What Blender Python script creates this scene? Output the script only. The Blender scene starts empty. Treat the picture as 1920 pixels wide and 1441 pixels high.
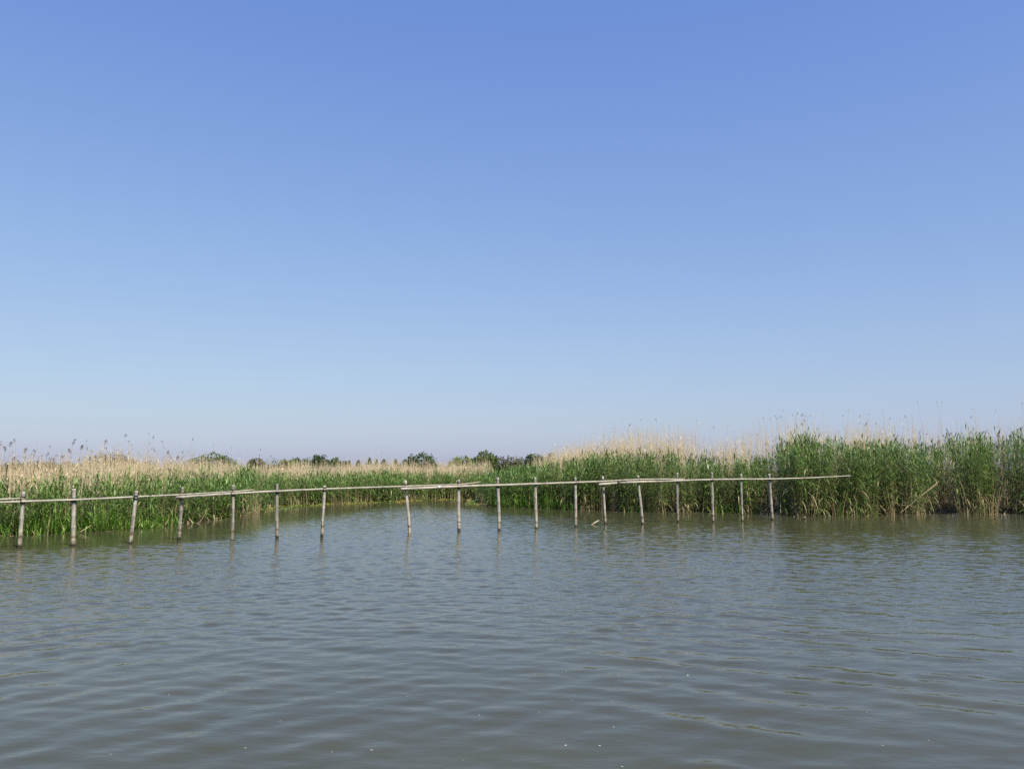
import bpy, math, random
import numpy as np
from mathutils import Vector

random.seed(7)
rng = np.random.default_rng(11)
scene = bpy.context.scene
R = math.radians

# ------------------------------------------------------------------ camera
FPX, CXP, CYP = 1600.0, 960.0, 720.5          # focal length and centre in photo pixels
CAM_H, PITCH = 1.70, math.atan(0.1)
cam_d = bpy.data.cameras.new('camera')
cam_d.sensor_width = 36.0
cam_d.lens = 36.0 * FPX / 1920.0
cam_d.clip_start, cam_d.clip_end = 0.05, 9000.0
cam = bpy.data.objects.new('camera', cam_d)
cam.location = (0, 0, CAM_H)
cam.rotation_euler = (math.pi / 2 + PITCH, 0, 0)
scene.collection.objects.link(cam)
scene.camera = cam

# ------------------------------------------------------------------ sky, sun, exposure
SUN_EL, SUN_AZ = R(52.0), R(142.0)            # azimuth from +Y (the view) clockwise: behind, a little right
world = bpy.data.worlds.new('World')
scene.world = world
world.use_nodes = True
wn = world.node_tree.nodes
wl = world.node_tree.links
wn.clear()
w_out = wn.new('ShaderNodeOutputWorld')
w_bg = wn.new('ShaderNodeBackground')
w_sky = wn.new('ShaderNodeTexSky')
w_sky.sky_type = 'NISHITA'
w_sky.sun_disc = False
w_sky.sun_elevation = SUN_EL
w_sky.sun_rotation = SUN_AZ
w_sky.altitude = 1500.0
w_sky.air_density = 1.64
w_sky.dust_density = 3.0
w_sky.ozone_density = 0.9
w_bg.inputs['Strength'].default_value = 0.071
# the same tone curve over the whole sky: hazy summer air as a phone camera records it
w_gam = wn.new('ShaderNodeGamma'); w_gam.inputs['Gamma'].default_value = 0.35
w_gain = wn.new('ShaderNodeVectorMath'); w_gain.operation = 'MULTIPLY_ADD'
w_gain.inputs[1].default_value = (4.50, 5.45, 4.05)
w_gain.inputs[2].default_value = (-3.57, -4.45, 0.32)
w_max = wn.new('ShaderNodeVectorMath'); w_max.operation = 'MAXIMUM'
w_max.inputs[1].default_value = (0.8, 1.7, 4.6)
wl.new(w_sky.outputs[0], w_gam.inputs['Color'])
wl.new(w_gam.outputs[0], w_gain.inputs[0])
wl.new(w_gain.outputs[0], w_max.inputs[0])
wl.new(w_max.outputs[0], w_bg.inputs['Color'])
wl.new(w_bg.outputs[0], w_out.inputs['Surface'])

sun_d = bpy.data.lights.new('sun', 'SUN')
sun_d.energy = 5.0
sun_d.angle = R(0.53)
sun_d.color = (1.0, 0.93, 0.80)
sun = bpy.data.objects.new('sun', sun_d)
to_sun = Vector((math.sin(SUN_AZ) * math.cos(SUN_EL), math.cos(SUN_AZ) * math.cos(SUN_EL), math.sin(SUN_EL)))
sun.rotation_euler = to_sun.to_track_quat('Z', 'Y').to_euler()
scene.collection.objects.link(sun)

scene.view_settings.view_transform = 'Standard'
scene.view_settings.look = 'None'
scene.view_settings.exposure = 0.5
scene.view_settings.gamma = 1.0
scene.view_settings.use_curve_mapping = False
scene.cycles.use_denoising = False
scene.cycles.max_bounces = 6
scene.cycles.transparent_max_bounces = 4
scene.cycles.caustics_reflective = False
scene.cycles.caustics_refractive = False

# ------------------------------------------------------------------ helpers
C = scene.collection
CT, ST = math.cos(PITCH), math.sin(PITCH)


def ray(px, py):
    u, v = (px - CXP) / FPX, (CYP - py) / FPX
    return u, CT - v * ST, ST + v * CT


def on_water(px, py, z=0.0):
    x, y, zz = ray(px, py)
    t = (z - CAM_H) / zz
    return x * t, y * t


def at_depth(px, py, Y):
    x, y, zz = ray(px, py)
    t = Y / y
    return Vector((x * t, Y, CAM_H + zz * t))


def tag(o, label=None, cat=None, group=None, kind=None):
    if label: o['label'] = label
    if cat: o['category'] = cat
    if group: o['group'] = group
    if kind: o['kind'] = kind
    return o


def empty(name, loc=(0, 0, 0)):
    o = bpy.data.objects.new(name, None)
    o.empty_display_size = 0.2
    o.location = loc
    C.objects.link(o)
    return o


def tri_mesh(name, verts, tris, mat, parent=None, cols=None, smooth=False):
    verts = np.asarray(verts, np.float32).reshape(-1, 3)
    tris = np.asarray(tris, np.int32).reshape(-1, 3)
    me = bpy.data.meshes.new(name)
    me.vertices.add(len(verts))
    me.vertices.foreach_set('co', verts.ravel())
    me.loops.add(len(tris) * 3)
    me.loops.foreach_set('vertex_index', tris.ravel())
    me.polygons.add(len(tris))
    me.polygons.foreach_set('loop_start', np.arange(0, len(tris) * 3, 3, dtype=np.int32))
    me.polygons.foreach_set('loop_total', np.full(len(tris), 3, np.int32))
    if smooth:
        me.polygons.foreach_set('use_smooth', np.ones(len(tris), bool))
    me.update(calc_edges=True)
    if cols is not None:
        a = me.attributes.new('tint', 'FLOAT_COLOR', 'POINT')
        c4 = np.ones((len(verts), 4), np.float32)
        c4[:, :3] = cols
        a.data.foreach_set('color', c4.ravel())
    if mat: me.materials.append(mat)
    o = bpy.data.objects.new(name, me)
    C.objects.link(o)
    if parent: o.parent = parent
    return o


def grid_mesh(name, xs, ys, Z, mat, smooth=True):
    nx, ny = len(xs), len(ys)
    X, Y = np.meshgrid(xs, ys)
    v = np.stack([X, Y, Z], -1).reshape(-1, 3)
    i = (np.arange(ny - 1)[:, None] * nx + np.arange(nx - 1)[None, :]).ravel()
    q = np.stack([i, i + 1, i + nx + 1, i + nx], -1).astype(np.int32)
    me = bpy.data.meshes.new(name)
    me.vertices.add(len(v))
    me.vertices.foreach_set('co', v.astype(np.float32).ravel())
    me.loops.add(len(q) * 4)
    me.loops.foreach_set('vertex_index', q.ravel())
    me.polygons.add(len(q))
    me.polygons.foreach_set('loop_start', np.arange(0, len(q) * 4, 4, dtype=np.int32))
    me.polygons.foreach_set('loop_total', np.full(len(q), 4, np.int32))
    if smooth:
        me.polygons.foreach_set('use_smooth', np.ones(len(q), bool))
    me.update(calc_edges=True)
    me.materials.append(mat)
    o = bpy.data.objects.new(name, me)
    C.objects.link(o)
    return o


def sstep(a, b, x):
    t = np.clip((x - a) / (b - a), 0, 1)
    return t * t * (3 - 2 * t)


def wobble(x, seed, scale, n=7):
    """smooth 1-D noise, about -1..1"""
    r = np.random.default_rng(seed)
    s = np.zeros_like(np.asarray(x, float))
    for k in range(n):
        s += np.sin(np.asarray(x) * (0.5 + 1.9 * r.random()) * 2 * np.pi / scale + r.random() * 6.28)
    return s / (n ** 0.5) * 0.8


def wobble2(x, y, seed, scale, n=9):
    r = np.random.default_rng(seed)
    s = np.zeros_like(np.asarray(x, float))
    for k in range(n):
        a = r.random() * 6.28
        f = (0.5 + 1.5 * r.random()) * 2 * np.pi / scale
        s += np.sin((x * math.cos(a) + y * math.sin(a)) * f + r.random() * 6.28)
    return s / (n ** 0.5) * 0.8


def node_mat(name):
    m = bpy.data.materials.new(name)
    m.use_nodes = True
    nt = m.node_tree
    nt.nodes.clear()
    out = nt.nodes.new('ShaderNodeOutputMaterial')
    return m, nt, out


def plant_mat(name, rough=0.55, trans=0.3, spec=0.3):
    m, nt, out = node_mat(name)
    at = nt.nodes.new('ShaderNodeAttribute'); at.attribute_name = 'tint'
    no = nt.nodes.new('ShaderNodeTexNoise'); no.inputs['Scale'].default_value = 9.0
    tc = nt.nodes.new('ShaderNodeTexCoord')
    nt.links.new(tc.outputs['Object'], no.inputs['Vector'])
    mr = nt.nodes.new('ShaderNodeMapRange')
    mr.inputs['To Min'].default_value = 0.75; mr.inputs['To Max'].default_value = 1.25
    nt.links.new(no.outputs['Fac'], mr.inputs['Value'])
    mu = nt.nodes.new('ShaderNodeVectorMath'); mu.operation = 'SCALE'
    nt.links.new(at.outputs['Color'], mu.inputs[0])
    nt.links.new(mr.outputs[0], mu.inputs['Scale'])
    p = nt.nodes.new('ShaderNodeBsdfPrincipled')
    p.inputs['Roughness'].default_value = rough
    p.inputs['Specular IOR Level'].default_value = spec
    nt.links.new(mu.outputs[0], p.inputs['Base Color'])
    t = nt.nodes.new('ShaderNodeBsdfTranslucent')
    nt.links.new(mu.outputs[0], t.inputs['Color'])
    mx = nt.nodes.new('ShaderNodeMixShader'); mx.inputs[0].default_value = trans
    nt.links.new(p.outputs[0], mx.inputs[1]); nt.links.new(t.outputs[0], mx.inputs[2])
    nt.links.new(mx.outputs[0], out.inputs['Surface'])
    return m


M_REED = plant_mat('reed_leaf', 0.45, 0.22, 0.4)
M_STRAW = plant_mat('dead_reed', 0.6, 0.25, 0.3)
M_TREE = plant_mat('tree_leaf', 0.6, 0.42, 0.25)


def water_material():
    m, nt, out = node_mat('murky_water')
    tc = nt.nodes.new('ShaderNodeTexCoord')
    mp = nt.nodes.new('ShaderNodeMapping'); mp.inputs['Scale'].default_value = (1.0, 1.5, 1.0)
    nt.links.new(tc.outputs['Object'], mp.inputs['Vector'])
    n1 = nt.nodes.new('ShaderNodeTexNoise')
    n1.inputs['Scale'].default_value = 7.0; n1.inputs['Detail'].default_value = 2.0; n1.inputs['Roughness'].default_value = 0.5
    nt.links.new(mp.outputs[0], n1.inputs['Vector'])
    b1 = nt.nodes.new('ShaderNodeBump'); b1.inputs['Strength'].default_value = 1.0; b1.inputs['Distance'].default_value = 0.006
    at = nt.nodes.new('ShaderNodeAttribute'); at.attribute_name = 'chop'
    mu = nt.nodes.new('ShaderNodeMath'); mu.operation = 'MULTIPLY'
    nt.links.new(n1.outputs['Fac'], mu.inputs[0]); nt.links.new(at.outputs['Fac'], mu.inputs[1])
    nt.links.new(mu.outputs[0], b1.inputs['Height'])
    # silt drifting in the water: slightly uneven body colour
    n2 = nt.nodes.new('ShaderNodeTexNoise'); n2.inputs['Scale'].default_value = 0.35; n2.inputs['Detail'].default_value = 3.0
    nt.links.new(tc.outputs['Object'], n2.inputs['Vector'])
    cr = nt.nodes.new('ShaderNodeValToRGB')
    cr.color_ramp.elements[0].position = 0.35; cr.color_ramp.elements[0].color = WATER_A
    cr.color_ramp.elements[1].position = 0.68; cr.color_ramp.elements[1].color = WATER_B
    nt.links.new(n2.outputs['Fac'], cr.inputs['Fac'])
    p = nt.nodes.new('ShaderNodeBsdfPrincipled')
    p.inputs['IOR'].default_value = 1.333
    p.inputs['Specular IOR Level'].default_value = 0.38
    p.inputs['Roughness'].default_value = 0.08
    nt.links.new(cr.outputs['Color'], p.inputs['Base Color'])
    nt.links.new(b1.outputs['Normal'], p.inputs['Normal'])
    nt.links.new(p.outputs[0], out.inputs['Surface'])
    return m


WATER_A = (0.049, 0.049, 0.025, 1)
WATER_B = (0.060, 0.060, 0.031, 1)
M_WATER = water_material()


def ground_material():
    m, nt, out = node_mat('bank_mud')
    tc = nt.nodes.new('ShaderNodeTexCoord')
    n = nt.nodes.new('ShaderNodeTexNoise'); n.inputs['Scale'].default_value = 1.7; n.inputs['Detail'].default_value = 6.0
    nt.links.new(tc.outputs['Object'], n.inputs['Vector'])
    cr = nt.nodes.new('ShaderNodeValToRGB')
    cr.color_ramp.elements[0].position = 0.3; cr.color_ramp.elements[0].color = (0.035, 0.028, 0.018, 1)
    cr.color_ramp.elements[1].position = 0.75; cr.color_ramp.elements[1].color = (0.11, 0.085, 0.045, 1)
    nt.links.new(n.outputs['Fac'], cr.inputs['Fac'])
    b = nt.nodes.new('ShaderNodeBump'); b.inputs['Distance'].default_value = 0.05
    nt.links.new(n.outputs['Fac'], b.inputs['Height'])
    p = nt.nodes.new('ShaderNodeBsdfPrincipled'); p.inputs['Roughness'].default_value = 0.9
    nt.links.new(cr.outputs['Color'], p.inputs['Base Color']); nt.links.new(b.outputs[0], p.inputs['Normal'])
    nt.links.new(p.outputs[0], out.inputs['Surface'])
    return m


M_GROUND = ground_material()


def bamboo_material(name, dark, light, stain):
    """weathered grey bamboo: streaks along local Z, a tide stain and a wet foot by height above the water"""
    m, nt, out = node_mat(name)
    tc = nt.nodes.new('ShaderNodeTexCoord')
    geo = nt.nodes.new('ShaderNodeNewGeometry')
    mp = nt.nodes.new('ShaderNodeMapping'); mp.inputs['Scale'].default_value = (30, 30, 2.2)
    nt.links.new(tc.outputs['Object'], mp.inputs['Vector'])
    n = nt.nodes.new('ShaderNodeTexNoise'); n.inputs['Scale'].default_value = 1.0; n.inputs['Detail'].default_value = 5.0
    nt.links.new(mp.outputs[0], n.inputs['Vector'])
    cr = nt.nodes.new('ShaderNodeValToRGB')
    cr.color_ramp.elements[0].position = 0.28; cr.color_ramp.elements[0].color = dark
    cr.color_ramp.elements[1].position = 0.62; cr.color_ramp.elements[1].color = light
    nt.links.new(n.outputs['Fac'], cr.inputs['Fac'])
    oi = nt.nodes.new('ShaderNodeObjectInfo')
    hv = nt.nodes.new('ShaderNodeMapRange'); hv.inputs['To Min'].default_value = 0.78; hv.inputs['To Max'].default_value = 1.12
    nt.links.new(oi.outputs['Random'], hv.inputs['Value'])
    sc = nt.nodes.new('ShaderNodeVectorMath'); sc.operation = 'SCALE'
    nt.links.new(cr.outputs['Color'], sc.inputs[0]); nt.links.new(hv.outputs[0], sc.inputs['Scale'])
    col = sc.outputs[0]
    p = nt.nodes.new('ShaderNodeBsdfPrincipled'); p.inputs['Roughness'].default_value = 0.65
    p.inputs['Specular IOR Level'].default_value = 0.3
    if stain:
        sep = nt.nodes.new('ShaderNodeSeparateXYZ'); nt.links.new(geo.outputs['Position'], sep.inputs[0])
        n3 = nt.nodes.new('ShaderNodeTexNoise'); n3.inputs['Scale'].default_value = 1.4
        nt.links.new(geo.outputs['Position'], n3.inputs['Vector'])
        a1 = nt.nodes.new('ShaderNodeMath'); a1.operation = 'MULTIPLY_ADD'; a1.inputs[1].default_value = 0.35
        nt.links.new(n3.outputs['Fac'], a1.inputs[0]); nt.links.new(sep.outputs['Z'], a1.inputs[2])
        ramp = nt.nodes.new('ShaderNodeValToRGB')      # height (with wander) -> colour multiplier
        e = ramp.color_ramp.elements
        e[0].position = 0.215; e[0].color = (0.16, 0.14, 0.11, 1)
        e[1].position = 0.245; e[1].color = (0.92, 0.88, 0.80, 1)
        for pos, c in ((0.36, (0.95, 0.90, 0.82, 1)), (0.375, (0.45, 0.36, 0.28, 1)), (0.42, (0.55, 0.45, 0.36, 1)),
                       (0.44, (0.98, 0.95, 0.9, 1)), (0.9, (1, 1, 1, 1))):
            k = e.new(pos); k.color = c
        nt.links.new(a1.outputs[0], ramp.inputs['Fac'])
        mm = nt.nodes.new('ShaderNodeVectorMath'); mm.operation = 'MULTIPLY'
        nt.links.new(col, mm.inputs[0]); nt.links.new(ramp.outputs['Color'], mm.inputs[1])
        col = mm.outputs[0]
    nt.links.new(col, p.inputs['Base Color'])
    b = nt.nodes.new('ShaderNodeBump'); b.inputs['Distance'].default_value = 0.004; b.inputs['Strength'].default_value = 0.6
    nt.links.new(n.outputs['Fac'], b.inputs['Height']); nt.links.new(b.outputs[0], p.inputs['Normal'])
    nt.links.new(p.outputs[0], out.inputs['Surface'])
    return m


M_POST = bamboo_material('post_bamboo', (0.13, 0.115, 0.10, 1), (0.43, 0.395, 0.335, 1), True)
M_RAIL = bamboo_material('rail_bamboo', (0.18, 0.155, 0.125, 1), (0.46, 0.415, 0.34, 1), False)


def plain_mat(name, col, rough=0.8, var=0.25, scale=12.0):
    m, nt, out = node_mat(name)
    tc = nt.nodes.new('ShaderNodeTexCoord')
    n = nt.nodes.new('ShaderNodeTexNoise'); n.inputs['Scale'].default_value = scale; n.inputs['Detail'].default_value = 4
    nt.links.new(tc.outputs['Object'], n.inputs['Vector'])
    cr = nt.nodes.new('ShaderNodeValToRGB')
    cr.color_ramp.elements[0].position = 0.3; cr.color_ramp.elements[0].color = tuple(c * (1 - var) for c in col) + (1,)
    cr.color_ramp.elements[1].position = 0.7; cr.color_ramp.elements[1].color = tuple(min(1, c * (1 + var)) for c in col) + (1,)
    nt.links.new(n.outputs['Fac'], cr.inputs['Fac'])
    p = nt.nodes.new('ShaderNodeBsdfPrincipled'); p.inputs['Roughness'].default_value = rough
    p.inputs['Specular IOR Level'].default_value = 0.25
    nt.links.new(cr.outputs['Color'], p.inputs['Base Color'])
    nt.links.new(p.outputs[0], out.inputs['Surface'])
    return m


M_ROPE = plain_mat('dark_lashing', (0.035, 0.03, 0.026))
M_BARK = plain_mat('bark', (0.11, 0.085, 0.06), 0.9, 0.4, 3.0)
M_DEADSTEM = plain_mat('dead_stem', (0.52, 0.41, 0.24), 0.7, 0.25, 5.0)
M_PLUME = plain_mat('plume', (0.17, 0.115, 0.085), 0.9, 0.35, 30.0)
M_DRIFT = plain_mat('bleached_wood', (0.40, 0.34, 0.23), 0.6, 0.2, 8.0)
M_FLECK = plain_mat('pale_fleck', (0.38, 0.38, 0.34), 0.6, 0.2, 40.0)
M_SCRAP = plain_mat('white_scrap', (0.80, 0.80, 0.78), 0.5, 0.05, 20.0)

# ------------------------------------------------------------------ shoreline
SHORE_PX = [(0, 1003), (60, 1001), (110, 999), (180, 995), (250, 990), (330, 982), (390, 975), (430, 969), (465, 962), (489, 959),
            (494, 951), (560, 947), (650, 943.5), (730, 940), (800, 936.5), (905, 935.5),
            (921, 947), (960, 950), (1050, 952), (1080, 955), (1150, 958), (1250, 960), (1420, 961), (1452, 962), (1463, 966),
            (1530, 967), (1600, 966), (1700, 964.5), (1735, 962.5), (1790, 963.5), (1850, 964), (1865, 962), (1920, 964)]
SHORE = np.array([(-200, 16), (-60, 17), (-30, 19.5)] + [on_water(*p) for p in SHORE_PX] + [(30, 31.3), (60, 30), (200, 28)])


def sd(x, y):
    """signed distance to the water's edge, positive on the land side"""
    x = np.asarray(x, float); y = np.asarray(y, float)
    best = np.full(x.shape, 1e9)
    inside = np.zeros(x.shape, bool)
    for (ax, ay), (bx, by) in zip(SHORE[:-1], SHORE[1:]):
        ex, ey = bx - ax, by - ay
        t = np.clip(((x - ax) * ex + (y - ay) * ey) / (ex * ex + ey * ey), 0, 1)
        best = np.minimum(best, np.hypot(x - ax - t * ex, y - ay - t * ey))
        # crossing count of a ray going towards the camera side (-y)
        lo, hi = min(ax, bx), max(ax, bx)
        yc = ay + (x - ax) * (ey / ex if abs(ex) > 1e-9 else 0)
        inside ^= (x >= lo) & (x < hi) & (y > yc)
    inside = np.where(np.abs(x) > 199.9, y > 20, inside)
    return np.where(inside, best, -best)


def ray_shore(px):
    """depth at which the photo column px first meets the bank"""
    Y = np.arange(15, 60, 0.05)
    h = np.where(sd((px - CXP) / FPX * Y, Y) > 0)[0]
    return float(Y[h[0]])


def xpx(px, y):                      # world X seen at photo column px at depth y
    return (px - CXP) / FPX * y * 1.0


# ground: one sheet out to the horizon; the lake bed lies below the water
def graded(lo, hi, step, far, ratio=1.35):
    core = list(np.arange(lo, hi + step * 0.5, step))
    s, x, up = step, hi, []
    while x < far:
        s *= ratio; x += s; up.append(x)
    s, x, dn = step, lo, []
    while x > -far:
        s *= ratio; x -= s; dn.append(x)
    return np.array(dn[::-1] + core + up)


gx = graded(-34, 34, 0.4, 5000)
gy = graded(14, 56, 0.4, 6000)
GX, GY = np.meshgrid(gx, gy)


def ground_z(x, y):
    d = sd(x, y)
    z = -0.75 + 0.85 * sstep(-1.5, 2.0, d)
    back = sstep(-38, -44, y)
    side = sstep(150, 160, np.abs(x))
    z = np.maximum(z, -0.75 + 0.85 * np.maximum(back, side))
    return z + 0.03 * wobble2(x, y, 3, 2.5) * sstep(0, 1, d)


g = grid_mesh('ground', gx, gy, ground_z(GX, GY), M_GROUND)
tag(g, 'dark muddy ground of the reed marsh', 'ground', kind='structure')

# ------------------------------------------------------------------ water
def water_axis_y():
    ys, y = [-42.0, -20, -8, -3, 0, 1.5, 2.5], 3.0
    while y < 52:
        ys.append(y)
        y += 0.04 + 0.0019 * max(0, y - 5)
    return np.array(ys + [56, 64])


def water_axis_x():
    xs, x = [], 0.0
    while x < 26:
        xs.append(x)
        x += 0.05 + max(0, x - 6) * 0.006
    xs += [28, 34, 45, 70, 110, 158]
    xs = np.array(xs)
    return np.concatenate([-xs[:0:-1], xs])


wx, wy = water_axis_x(), water_axis_y()
WX, WY = np.meshgrid(wx, wy)
r = np.random.default_rng(5)
Z = np.zeros_like(WX)
open_w = sstep(0.2, 5.5, -sd(WX, WY))                                   # calm strip along the reeds


def fence_y(x):
    return 18.5 + (x + 10.7) * (28.6 - 18.5) / (8.74 + 10.7)


behind = sstep(-0.3, 0.9, WY - fence_y(WX))
left_calm = behind * sstep(-5.0, -8.5, WX)
calm = open_w * (1 - 0.8 * left_calm)
# two families of wake waves that cross in the middle, plus wind chop
envL = sstep(3.0, -4.0, WX + 0.22 * (WY - 8)) * (0.35 + 0.65 * sstep(22, 9, WY))
envR = sstep(-3.5, 4.0, WX - 0.05 * (WY - 8)) * (0.45 + 0.55 * sstep(30, 12, WY))
patch = 0.65 + 0.45 * wobble2(WX, WY, 21, 5.5)


def train(ang, lam, amp, n, spread, lspread, env):
    s = np.zeros_like(WX)
    for k in range(n):
        a = R(ang + r.normal() * spread)
        l = lam * math.exp(r.normal() * lspread)
        s += np.sin((WX * math.cos(a) + WY * math.sin(a)) * 2 * math.pi / l + r.random() * 6.28)
    return s * env * amp / math.sqrt(n)


Z += train(-35, 0.52, 0.0050, 11, 11, 0.28, envL) * patch
Z += train(62, 0.52, 0.0058, 11, 11, 0.28, envR) * patch
Z += train(88, 0.75, 0.0030, 10, 26, 0.3, 0.7 + 0.3 * sstep(6, 14, WY)) * (1.25 - 0.5 * patch)
near = sstep(6.5, 13, WY)
Z += train(85, 0.33, 0.0040, 20, 42, 0.25, 0.62 + 0.38 * near)
Z += train(80, 0.22, 0.0027, 16, 55, 0.2, near * sstep(34, 22, WY))
Z *= 0.10 + 0.90 * calm
Z *= sstep(2.0, 3.5, WY) * sstep(27, 23, np.abs(WX))
w = grid_mesh('water', wx, wy, Z, M_WATER)
ch = w.data.attributes.new('chop', 'FLOAT', 'POINT')
ch.data.foreach_set('value', ((0.22 + 0.78 * calm) * (0.65 + 0.65 * sstep(5, 13, WY))).astype(np.float32).ravel())
tag(w, 'murky grey green rippled water of the marsh channel', 'water', kind='structure')

# ------------------------------------------------------------------ plants (numpy builders)
class Bag:
    def __init__(self):
        self.v, self.t, self.c, self.n = [], [], [], 0

    def add(self, v, t, c):
        self.v.append(v.reshape(-1, 3)); self.t.append(t.reshape(-1, 3) + self.n); self.c.append(c.reshape(-1, 3))
        self.n += self.v[-1].shape[0]

    def build(self, name, mat, parent=None):
        return tri_mesh(name, np.concatenate(self.v), np.concatenate(self.t), mat, parent, np.concatenate(self.c))


def stems(bag, base, top, bend, r0, r1, c0, c1, levels=3):
    """three-sided tapering stems from base to top with a sideways bend; colours run from foot to head"""
    N = len(base)
    ts = np.linspace(0, 1, levels + 1)
    V = np.zeros((N, levels + 1, 3, 3)); Cc = np.zeros_like(V)
    ph = rng.random(N) * 6.28
    for i, t in enumerate(ts):
        p = base + (top - base) * t + bend * (t * t - t)[..., None] if np.ndim(t) else base + (top - base) * t + bend * (t * t - t)
        rad = r0 * (1 - t) + r1 * t
        for k in range(3):
            a = ph + k * 2.094
            V[:, i, k] = p + np.stack([np.cos(a) * rad, np.sin(a) * rad, np.zeros(N)], -1)
            Cc[:, i, k] = c0 * (1 - t) + c1 * t
    T = []
    for i in range(levels):
        for k in range(3):
            a, b = i * 3 + k, i * 3 + (k + 1) % 3
            T += [(a, b, b + 3), (a, b + 3, a + 3)]
    T = np.array(T)
    t = (T[None] + (np.arange(N) * (levels + 1) * 3)[:, None, None])
    bag.add(V, t, Cc)


def blades(bag, base, d0, length, droop, width, c0, c1, segs=3):
    """curved leaf ribbons: start direction d0, sagging with droop"""
    N = len(base)
    ts = np.linspace(0, 1, segs + 1)
    side = np.cross(d0, np.array([0, 0, 1.0]))
    nn = np.linalg.norm(side, axis=1, keepdims=True)
    rs = rng.normal(size=(N, 3)); rs[:, 2] *= 0.35
    side = np.where(nn < 0.05, rs, side / np.maximum(nn, 1e-6)) + rs * 0.25
    side /= np.linalg.norm(side, axis=1, keepdims=True)
    V = np.zeros((N, 2 * segs + 1, 3)); Cc = np.zeros_like(V)
    prof = {3: (0.55, 1.0, 0.72), 2: (0.7, 1.0)}[segs]
    for i in range(segs + 1):
        t = ts[i]
        p = base + d0 * (length * t)[:, None]
        p[:, 2] -= droop * length * t * t
        col = c0 * (1 - t) + c1 * t
        if i < segs:
            wv = side * (width * 0.5 * prof[i])[:, None]
            V[:, 2 * i], V[:, 2 * i + 1] = p - wv, p + wv
            Cc[:, 2 * i] = Cc[:, 2 * i + 1] = col
        else:
            V[:, 2 * i] = p; Cc[:, 2 * i] = col
    T = []
    for i in range(segs - 1):
        T += [(2 * i, 2 * i + 1, 2 * i + 3), (2 * i, 2 * i + 3, 2 * i + 2)]
    T.append((2 * segs - 2, 2 * segs - 1, 2 * segs))
    T = np.array(T)
    bag.add(V, T[None] + (np.arange(N) * (2 * segs + 1))[:, None, None], Cc)


def lerp(a, b, t):
    t = np.asarray(t)[..., None]
    return np.array(a) * (1 - t) + np.array(b) * t


TAN = np.array((0.60, 0.46, 0.235))
TAN2 = np.array((0.80, 0.65, 0.37))
STRAW = np.array((0.72, 0.58, 0.36))
STRAW2 = np.array((0.86, 0.75, 0.53))
BROWN = np.array((0.20, 0.13, 0.075))
G_DEEP = np.array((0.062, 0.118, 0.024))
G_MID = np.array((0.128, 0.212, 0.044))
G_PALE = np.array((0.22, 0.30, 0.085))
G_GRASS = np.array((0.14, 0.27, 0.035))


def region(x, y):
    left = ((y < 36.6) & (x < -9.0)) | (x < -13.5)
    right = (x > -1.35) & ~left
    return np.where(left, 0, np.where(right, 2, 1))


BOX = {0: (-22.0, -9.0, 18.0, 48.0), 1: (-14.0, -1.0, 36.0, 62.0), 2: (-1.5, 25.0, 29.5, 52.0)}


def scatter(reg, d0, d1, dens):
    """random points of one bank at d0..d1 metres from the water's edge"""
    x0, x1, y0, y1 = BOX[reg]
    n = int((x1 - x0) * (y1 - y0) * dens)
    x, y = rng.uniform(x0, x1, n), rng.uniform(y0, y1, n)
    d = sd(x, y)
    k = (region(x, y) == reg) & (d > d0) & (d < d1) & (np.abs(px_of(x, y) - 960) < 1130)
    return x[k], y[k], d[k]


def px_of(x, y):
    return CXP + FPX * x / y


# heights (metres) by photo column
GH_PX = [-200, 0, 150, 300, 440, 480, 500, 620, 720, 800, 905, 925, 1000, 1080, 1160, 1250, 1330, 1420, 1442, 1465, 1500, 1560, 1600, 1660, 1700, 1735, 1758, 1790, 1850, 1873, 1900, 1930, 2100]
GH_H = [1.26, 1.26, 1.34, 1.46, 1.50, 1.65, 1.40, 1.42, 1.50, 1.42, 1.52, 1.58, 1.68, 2.15, 2.30, 2.36, 2.05, 2.02, 2.12, 2.75, 2.85, 2.72, 2.60, 2.75, 2.80, 2.42, 2.65, 3.0, 2.95, 2.62, 3.15, 3.25, 3.2]
SH_PX = [-200, 0, 60, 110, 200, 300, 400, 480, 600, 700, 800, 900, 1000, 1060, 1120, 1200, 1290, 1330, 1400, 1480, 1540, 1600, 1700, 1800, 1900, 2100]
SH_H = [1.95, 1.92, 1.84, 1.92, 2.05, 1.95, 1.90, 1.92, 1.90, 2.06, 2.02, 2.08, 2.3, 2.65, 3.0, 3.35, 3.3, 2.75, 3.1, 3.6, 3.3, 3.3, 3.4, 3.4, 3.4, 3.4]
GAPS = [(1422, 1456, 2.1), (1738, 1786, 2.2), (1861, 1889, 2.2), (482, 500, 0.9), (1126, 1152, 0.9), (1640, 1656, 0.6), (196, 206, 0.5), (300, 312, 0.6), (1255, 1268, 0.5)]
# dry tan stems bunched at the water's edge: columns, height, stems per square metre
TUFTS = [(2, 1485, 1522, 1.7, 60), (2, 1555, 1575, 1.2, 50), (2, 1655, 1722, 1.2, 80), (2, 1796, 1862, 1.6, 75), (2, 1893, 1930, 1.3, 50), (2, 1080, 1128, 1.2, 55),
         (2, 1225, 1300, 1.0, 35), (2, 1395, 1425, 1.1, 60), (1, 545, 580, 0.9, 60), (1, 625, 700, 0.7, 70), (1, 770, 910, 0.6, 60), (0, 300, 345, 0.7, 40), (0, 455, 492, 1.0, 70)]


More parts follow.
